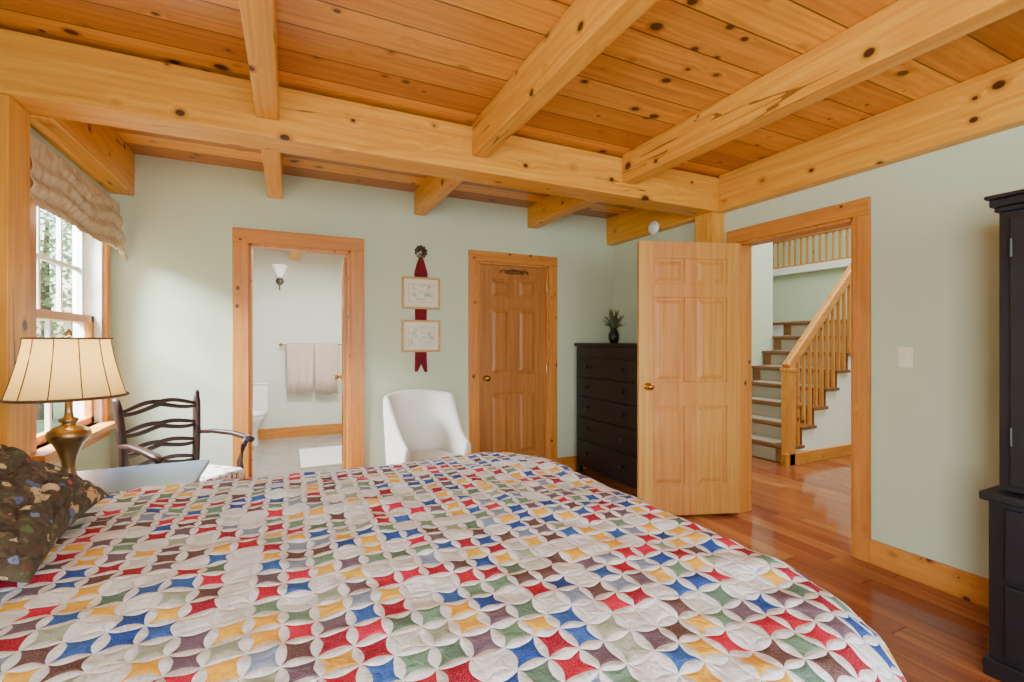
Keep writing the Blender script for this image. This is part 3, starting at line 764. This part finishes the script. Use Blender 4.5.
# ------------------------------------------------------------ bathroom contents
to=thing('toilet','white porcelain toilet against the bathroom wall','toilet',loc=(-.45,6.96,0))
b=bmn(); box(b,-.2,.2,-.2,-.01,.38,.74); part(to,'tank',b,PORC,bevel=.02)
b=bmn(); box(b,-.21,.21,-.21,0,.74,.77); part(to,'tank_lid',b,PORC,bevel=.01)
b=bmn(); rows=[]
for z,rx,ry,cy in((0,.11,.2,-.36),(.05,.10,.19,-.36),(.18,.09,.17,-.36),(.28,.14,.22,-.38),(.36,.18,.25,-.41),(.40,.185,.26,-.42)):
    rows.append([b.verts.new((rx*math.cos(k*math.pi/14),cy+ry*math.sin(k*math.pi/14),z)) for k in range(28)])
for a_,c_ in zip(rows,rows[1:]):
    for i in range(28): b.faces.new([a_[i],a_[(i+1)%28],c_[(i+1)%28],c_[i]])
b.faces.new(rows[-1]); b.faces.new(rows[0][::-1]); part(to,'bowl',b,PORC,smooth=True)
b=bmn(); rows=[]
for z,s in((.40,1),(.43,1.02),(.445,.95)): rows.append([b.verts.new((.188*s*math.cos(k*math.pi/14),-.42+.262*s*math.sin(k*math.pi/14),z)) for k in range(28)])
for a_,c_ in zip(rows,rows[1:]):
    for i in range(28): b.faces.new([a_[i],a_[(i+1)%28],c_[(i+1)%28],c_[i]])
b.faces.new(rows[-1]); b.faces.new(rows[0][::-1]); part(to,'seat',b,PORC,smooth=True)
tb=thing('towel_bar','brass towel bar on bathroom wall','towel bar',loc=(.29,7.0,1.25))
b=bmn(); sweep(b,[(-.40,-.07,0),(.40,-.07,0)],.007,10); part(tb,'rod',b,BRASS,smooth=True)
for x in(-.4,.4):
    b=bmn(); lathe(b,[(.022,0),(.022,.01),(.010,.016),(.010,.075),(.014,.08),(0,.085)],14,m=Matrix.Translation((x,0,0))@Matrix.Rotation(math.pi/2,4,'X')); part(tb,'bracket',b,BRASS,smooth=True)
for xc,w,zb in((.13,.165,.60),(.455,.15,.57)):
    b=bmn(); g=[]
    prof=[(-.03,.62),(-.035,.9),(-.045,1.2),(-.050,1.255),(-.058,1.268),(-.07,1.274),(-.082,1.268),(-.090,1.255),(-.098,1.2),(-.10,1.0),(-.102,.8),(-.105,zb)]
    for i in range(33):
        t=i/32; x=-w+2*w*t
        row=[b.verts.new((x*(1-.07*(1.27-z)),7.0+y+(.016*math.sin(t*19+xc*9)*(1.27-z) if y<-.09 else 0),z+.012*math.sin(t*9)*(z<.7))) for y,z in prof]; g.append(row)
    for i in range(32):
        for j in range(len(prof)-1): b.faces.new([g[i][j],g[i+1][j],g[i+1][j+1],g[i][j+1]])
    o_=single('towel',b,TOWEL,'pale pink bath towel folded over the towel bar','towel',loc=(xc,0,0),smooth=True,solid=.008,group='towels on the bathroom bar')
sc_=thing('wall_sconce','pewter wall sconce with frosted glass shade','wall lamp',loc=(-.12,7.0,2.10))
b=bmn(); lathe(b,[(.05,0),(.05,.008),(.02,.02),(0,.022)],20,m=Matrix.Rotation(math.pi/2,4,'X')); sweep(b,[(0,-.02,-.12),(0,-.03,-.05),(0,-.06,-.04),(0,-.1,-.03),(0,-.1,.05)],.009,8); part(sc_,'bracket',b,PEWTER,smooth=True)
b=bmn(); lathe(b,[(.02,.04),(.035,.06),(.05,.1),(.09,.2),(.085,.2),(.045,.1),(.0,.06)],20,c=(0,-.1,0)); part(sc_,'glass_shade',b,FROST,smooth=True)
b=bmn(); box(b,.1,.8,5.2,6.1,.0,.018); single('bath_mat',b,MAT,'white bath mat on the tile floor','rug',bevel=.006)

# ------------------------------------------------------------ staircase
SX,SY,RI,RU,NSt,SWd=4.72,3.19,.195,.205,8,1.04
LX=2.87
stc=thing('staircase','pine and white staircase with carpet runner in the hall','staircase',loc=(SX,SY,0))
b=bmn()
for i in range(NSt):
    box(b,i*RU+.01,(i+1)*RU+.01 if i<NSt-1 else LX,.0,SWd if i<NSt-1 else 2.6,0,RI*(i+1)-.032)
part(stc,'stair_body',b,WHITE,'white painted side panel')
for i in range(NSt):
    b=bmn(); x1=(i+1)*RU+.02 if i<NSt-1 else LX
    box(b,i*RU-.03,x1,-.035,SWd if i<NSt-1 else 2.6,RI*(i+1)-.036,RI*(i+1)); 
    box(b,i*RU-.004,i*RU+.012,-.012,SWd,RI*i,RI*(i+1)-.036)
    part(stc,'tread',b,TREADW,'brown pine stair tread and riser',bevel=.006)
b=bmn()
for i in range(NSt):
    x1=(i+1)*RU-.012 if i<NSt-1 else LX-.07
    box(b,i*RU-.012,x1,.13,SWd-.12,RI*(i+1)-.001,RI*(i+1)+.010)
    box(b,i*RU-.014,i*RU-.003,.13,SWd-.12,RI*i+.01,RI*(i+1)-.045)
part(stc,'carpet_runner',b,CARPET,'taupe-grey carpet runner',bevel=.003)
b=bmn(); box(b,-.10,.30,-.05,-.012,0,.13); box(b,-.10,LX,-.03,0.0,0,.12); part(stc,'base_trim',b,PT['X'],'pine skirt board',bevel=.004)
b=bmn(); box(b,-.05,.045,-.05,.045,0,.98); box(b,-.06,.055,-.06,.055,.98,1.02); part(stc,'newel_post',b,PT['Z'],'square pine newel post',bevel=.006)
sl=RI/RU
b=bmn(); sweep(b,[(-.02,0,1.02),((NSt-1)*RU,0,1.02+sl*((NSt-1)*RU+.02))],(.04,.052),12,square=True); part(stc,'handrail',b,PT['X'],'pine handrail',bevel=.004)
for i in range(NSt-1):
    for k in(0,1):
        x=i*RU+.05+k*RU/2
        if i==0 and k==0: x=.085
        b=bmn(); zt=1.02+sl*(x+.02)-.02; zb=RI*(i+1)
        box(b,x-.015,x+.015,-.015,.015,zb,zt); part(stc,'baluster',b,PT['Z'])
gr=thing('gallery_railing','pine balustrade along the upper gallery','railing',loc=(7.58,0,2.53))
b=bmn(); box(b,-.035,.035,1.4,6.45,.46,.52); part(gr,'handrail',b,PT['Y'],bevel=.006)
b=bmn(); box(b,-.03,.03,1.4,6.45,0,.03); part(gr,'bottom_rail',b,PT['Y'],bevel=.004)
y=1.5
while y<6.4:
    b=bmn(); box(b,-.014,.014,y-.014,y+.014,.03,.46); part(gr,'baluster',b,PT['Z']); y+=.1

# ------------------------------------------------------------ outdoors
b=bmn(); box(b,-60,XL-.5,-40,60,-.9,-.6); single('lawn',b,GRASS,'green lawn outside the window','lawn')
def tree(x,y,h,r,sd,n=2200):
    rnd=random.Random(sd)
    th=thing('tree','leafy green tree outside the window','tree',loc=(x,y,-.598))
    b=bmn(); sweep(b,[(0,0,0),(0,0,h*.1),(.05,.02,h*.3),(0,0,h*.6),(.05,0,h*.85)],[.16,.14,.12,.09,.04],10); part(th,'trunk',b,BARK,smooth=True)
    b=bmn()
    for k in range(n):
        while True:
            p=Vector((rnd.uniform(-1,1),rnd.uniform(-1,1),rnd.uniform(-1,1)))
            if .3<p.length<1: break
        c=Vector((p.x*r,p.y*r,h*.55+p.z*h*.43)); s=rnd.uniform(.05,.10)
        a=Vector((rnd.uniform(-1,1),rnd.uniform(-1,1),rnd.uniform(-.6,.6))).normalized(); d=a.cross(Vector((rnd.random(),rnd.random(),1))).normalized()
        vs=[b.verts.new(c-a*s),b.verts.new(c+d*s*.6),b.verts.new(c+a*s),b.verts.new(c-d*s*.6)]; b.faces.new(vs)
    part(th,'foliage',b,LEAF)['kind']='stuff'
tree(-5.6,10.6,5,1.6,1,5000); tree(-5.4,15.2,5.6,2.0,2,5000); tree(-9.4,13.2,6,2.1,3,5000); tree(-9.5,19,7,2.4,5,4000); tree(-8.6,8.4,5,1.7,8,4000)

# ------------------------------------------------------------ lights
w=bpy.data.worlds.new('World'); scene.world=w; w.use_nodes=True
nt=w.node_tree; bg=nt.nodes['Background']; sky=nt.nodes.new('ShaderNodeTexSky'); sky.sky_type='NISHITA'; sky.sun_disc=False; sky.sun_elevation=math.radians(45); sky.sun_rotation=math.radians(-60); sky.dust_density=3
nt.links.new(sky.outputs[0],bg.inputs[0]); bg.inputs[1].default_value=1.2
DAY=(.87,.945,1.0)
def area(name,loc,rot,sx,sy,pw,col=DAY):
    l=bpy.data.lights.new(name,'AREA'); l.shape='RECTANGLE'; l.size=sx; l.size_y=sy; l.energy=pw; l.color=col
    o=bpy.data.objects.new(name,l); COL.objects.link(o); o.location=loc; o.rotation_euler=rot; return o
area('fill_light_rear',(.95,YR-.05,1.42),(math.radians(90),0,0),2.8,1.4,138)  # added fill lamp in the made-up rear window, brightens the room
area('fill_light_left',(XL-.05,-1.1,1.45),(math.radians(90),0,math.radians(-90)),1.15,1.25,160)  # added fill lamp in a made-up window behind the camera, from the left
d=(Vector((.3,3.0,.9))-Vector((-2.3,3.2,3.2)))
area('sky_light_over_window',(-2.3,3.2,3.2),d.to_track_quat('-Z','Y').to_euler(),1.6,1.6,2500)
area('fill_light_hall',(5.6,2.2,4.9),(0,0,0),3.0,3.0,290,(.95,.98,1))  # added lamp below the closed hall ceiling to brighten the stairwell
def point(name,loc,pw,col,r=.05):
    l=bpy.data.lights.new(name,'POINT'); l.energy=pw; l.color=col; l.shadow_soft_size=r
    o=bpy.data.objects.new(name,l); COL.objects.link(o); o.location=loc
point('bulb_light',(LXP,2.38,1.215),5,(1,.76,.38),.025)
area('fill_light_bathroom',(.3,5.4,2.38),(0,0,0),.6,.6,78,(.97,.99,1))  # added lamp to brighten the bathroom; no fixture is modelled
s=bpy.data.lights.new('sun','SUN'); s.energy=2.5; s.angle=.02; so=bpy.data.objects.new('sun',s); COL.objects.link(so); so.rotation_euler=(math.radians(40),0,math.radians(-150))

# ------------------------------------------------------------ camera
cam=bpy.data.cameras.new('camera'); co=bpy.data.objects.new('camera',cam); COL.objects.link(co)
cam.sensor_width=36; cam.lens=36*468/1024; cam.clip_start=.02
co.location=(0,0,1.3); co.rotation_euler=(math.radians(90),0,math.radians(-25.4))
scene.camera=co
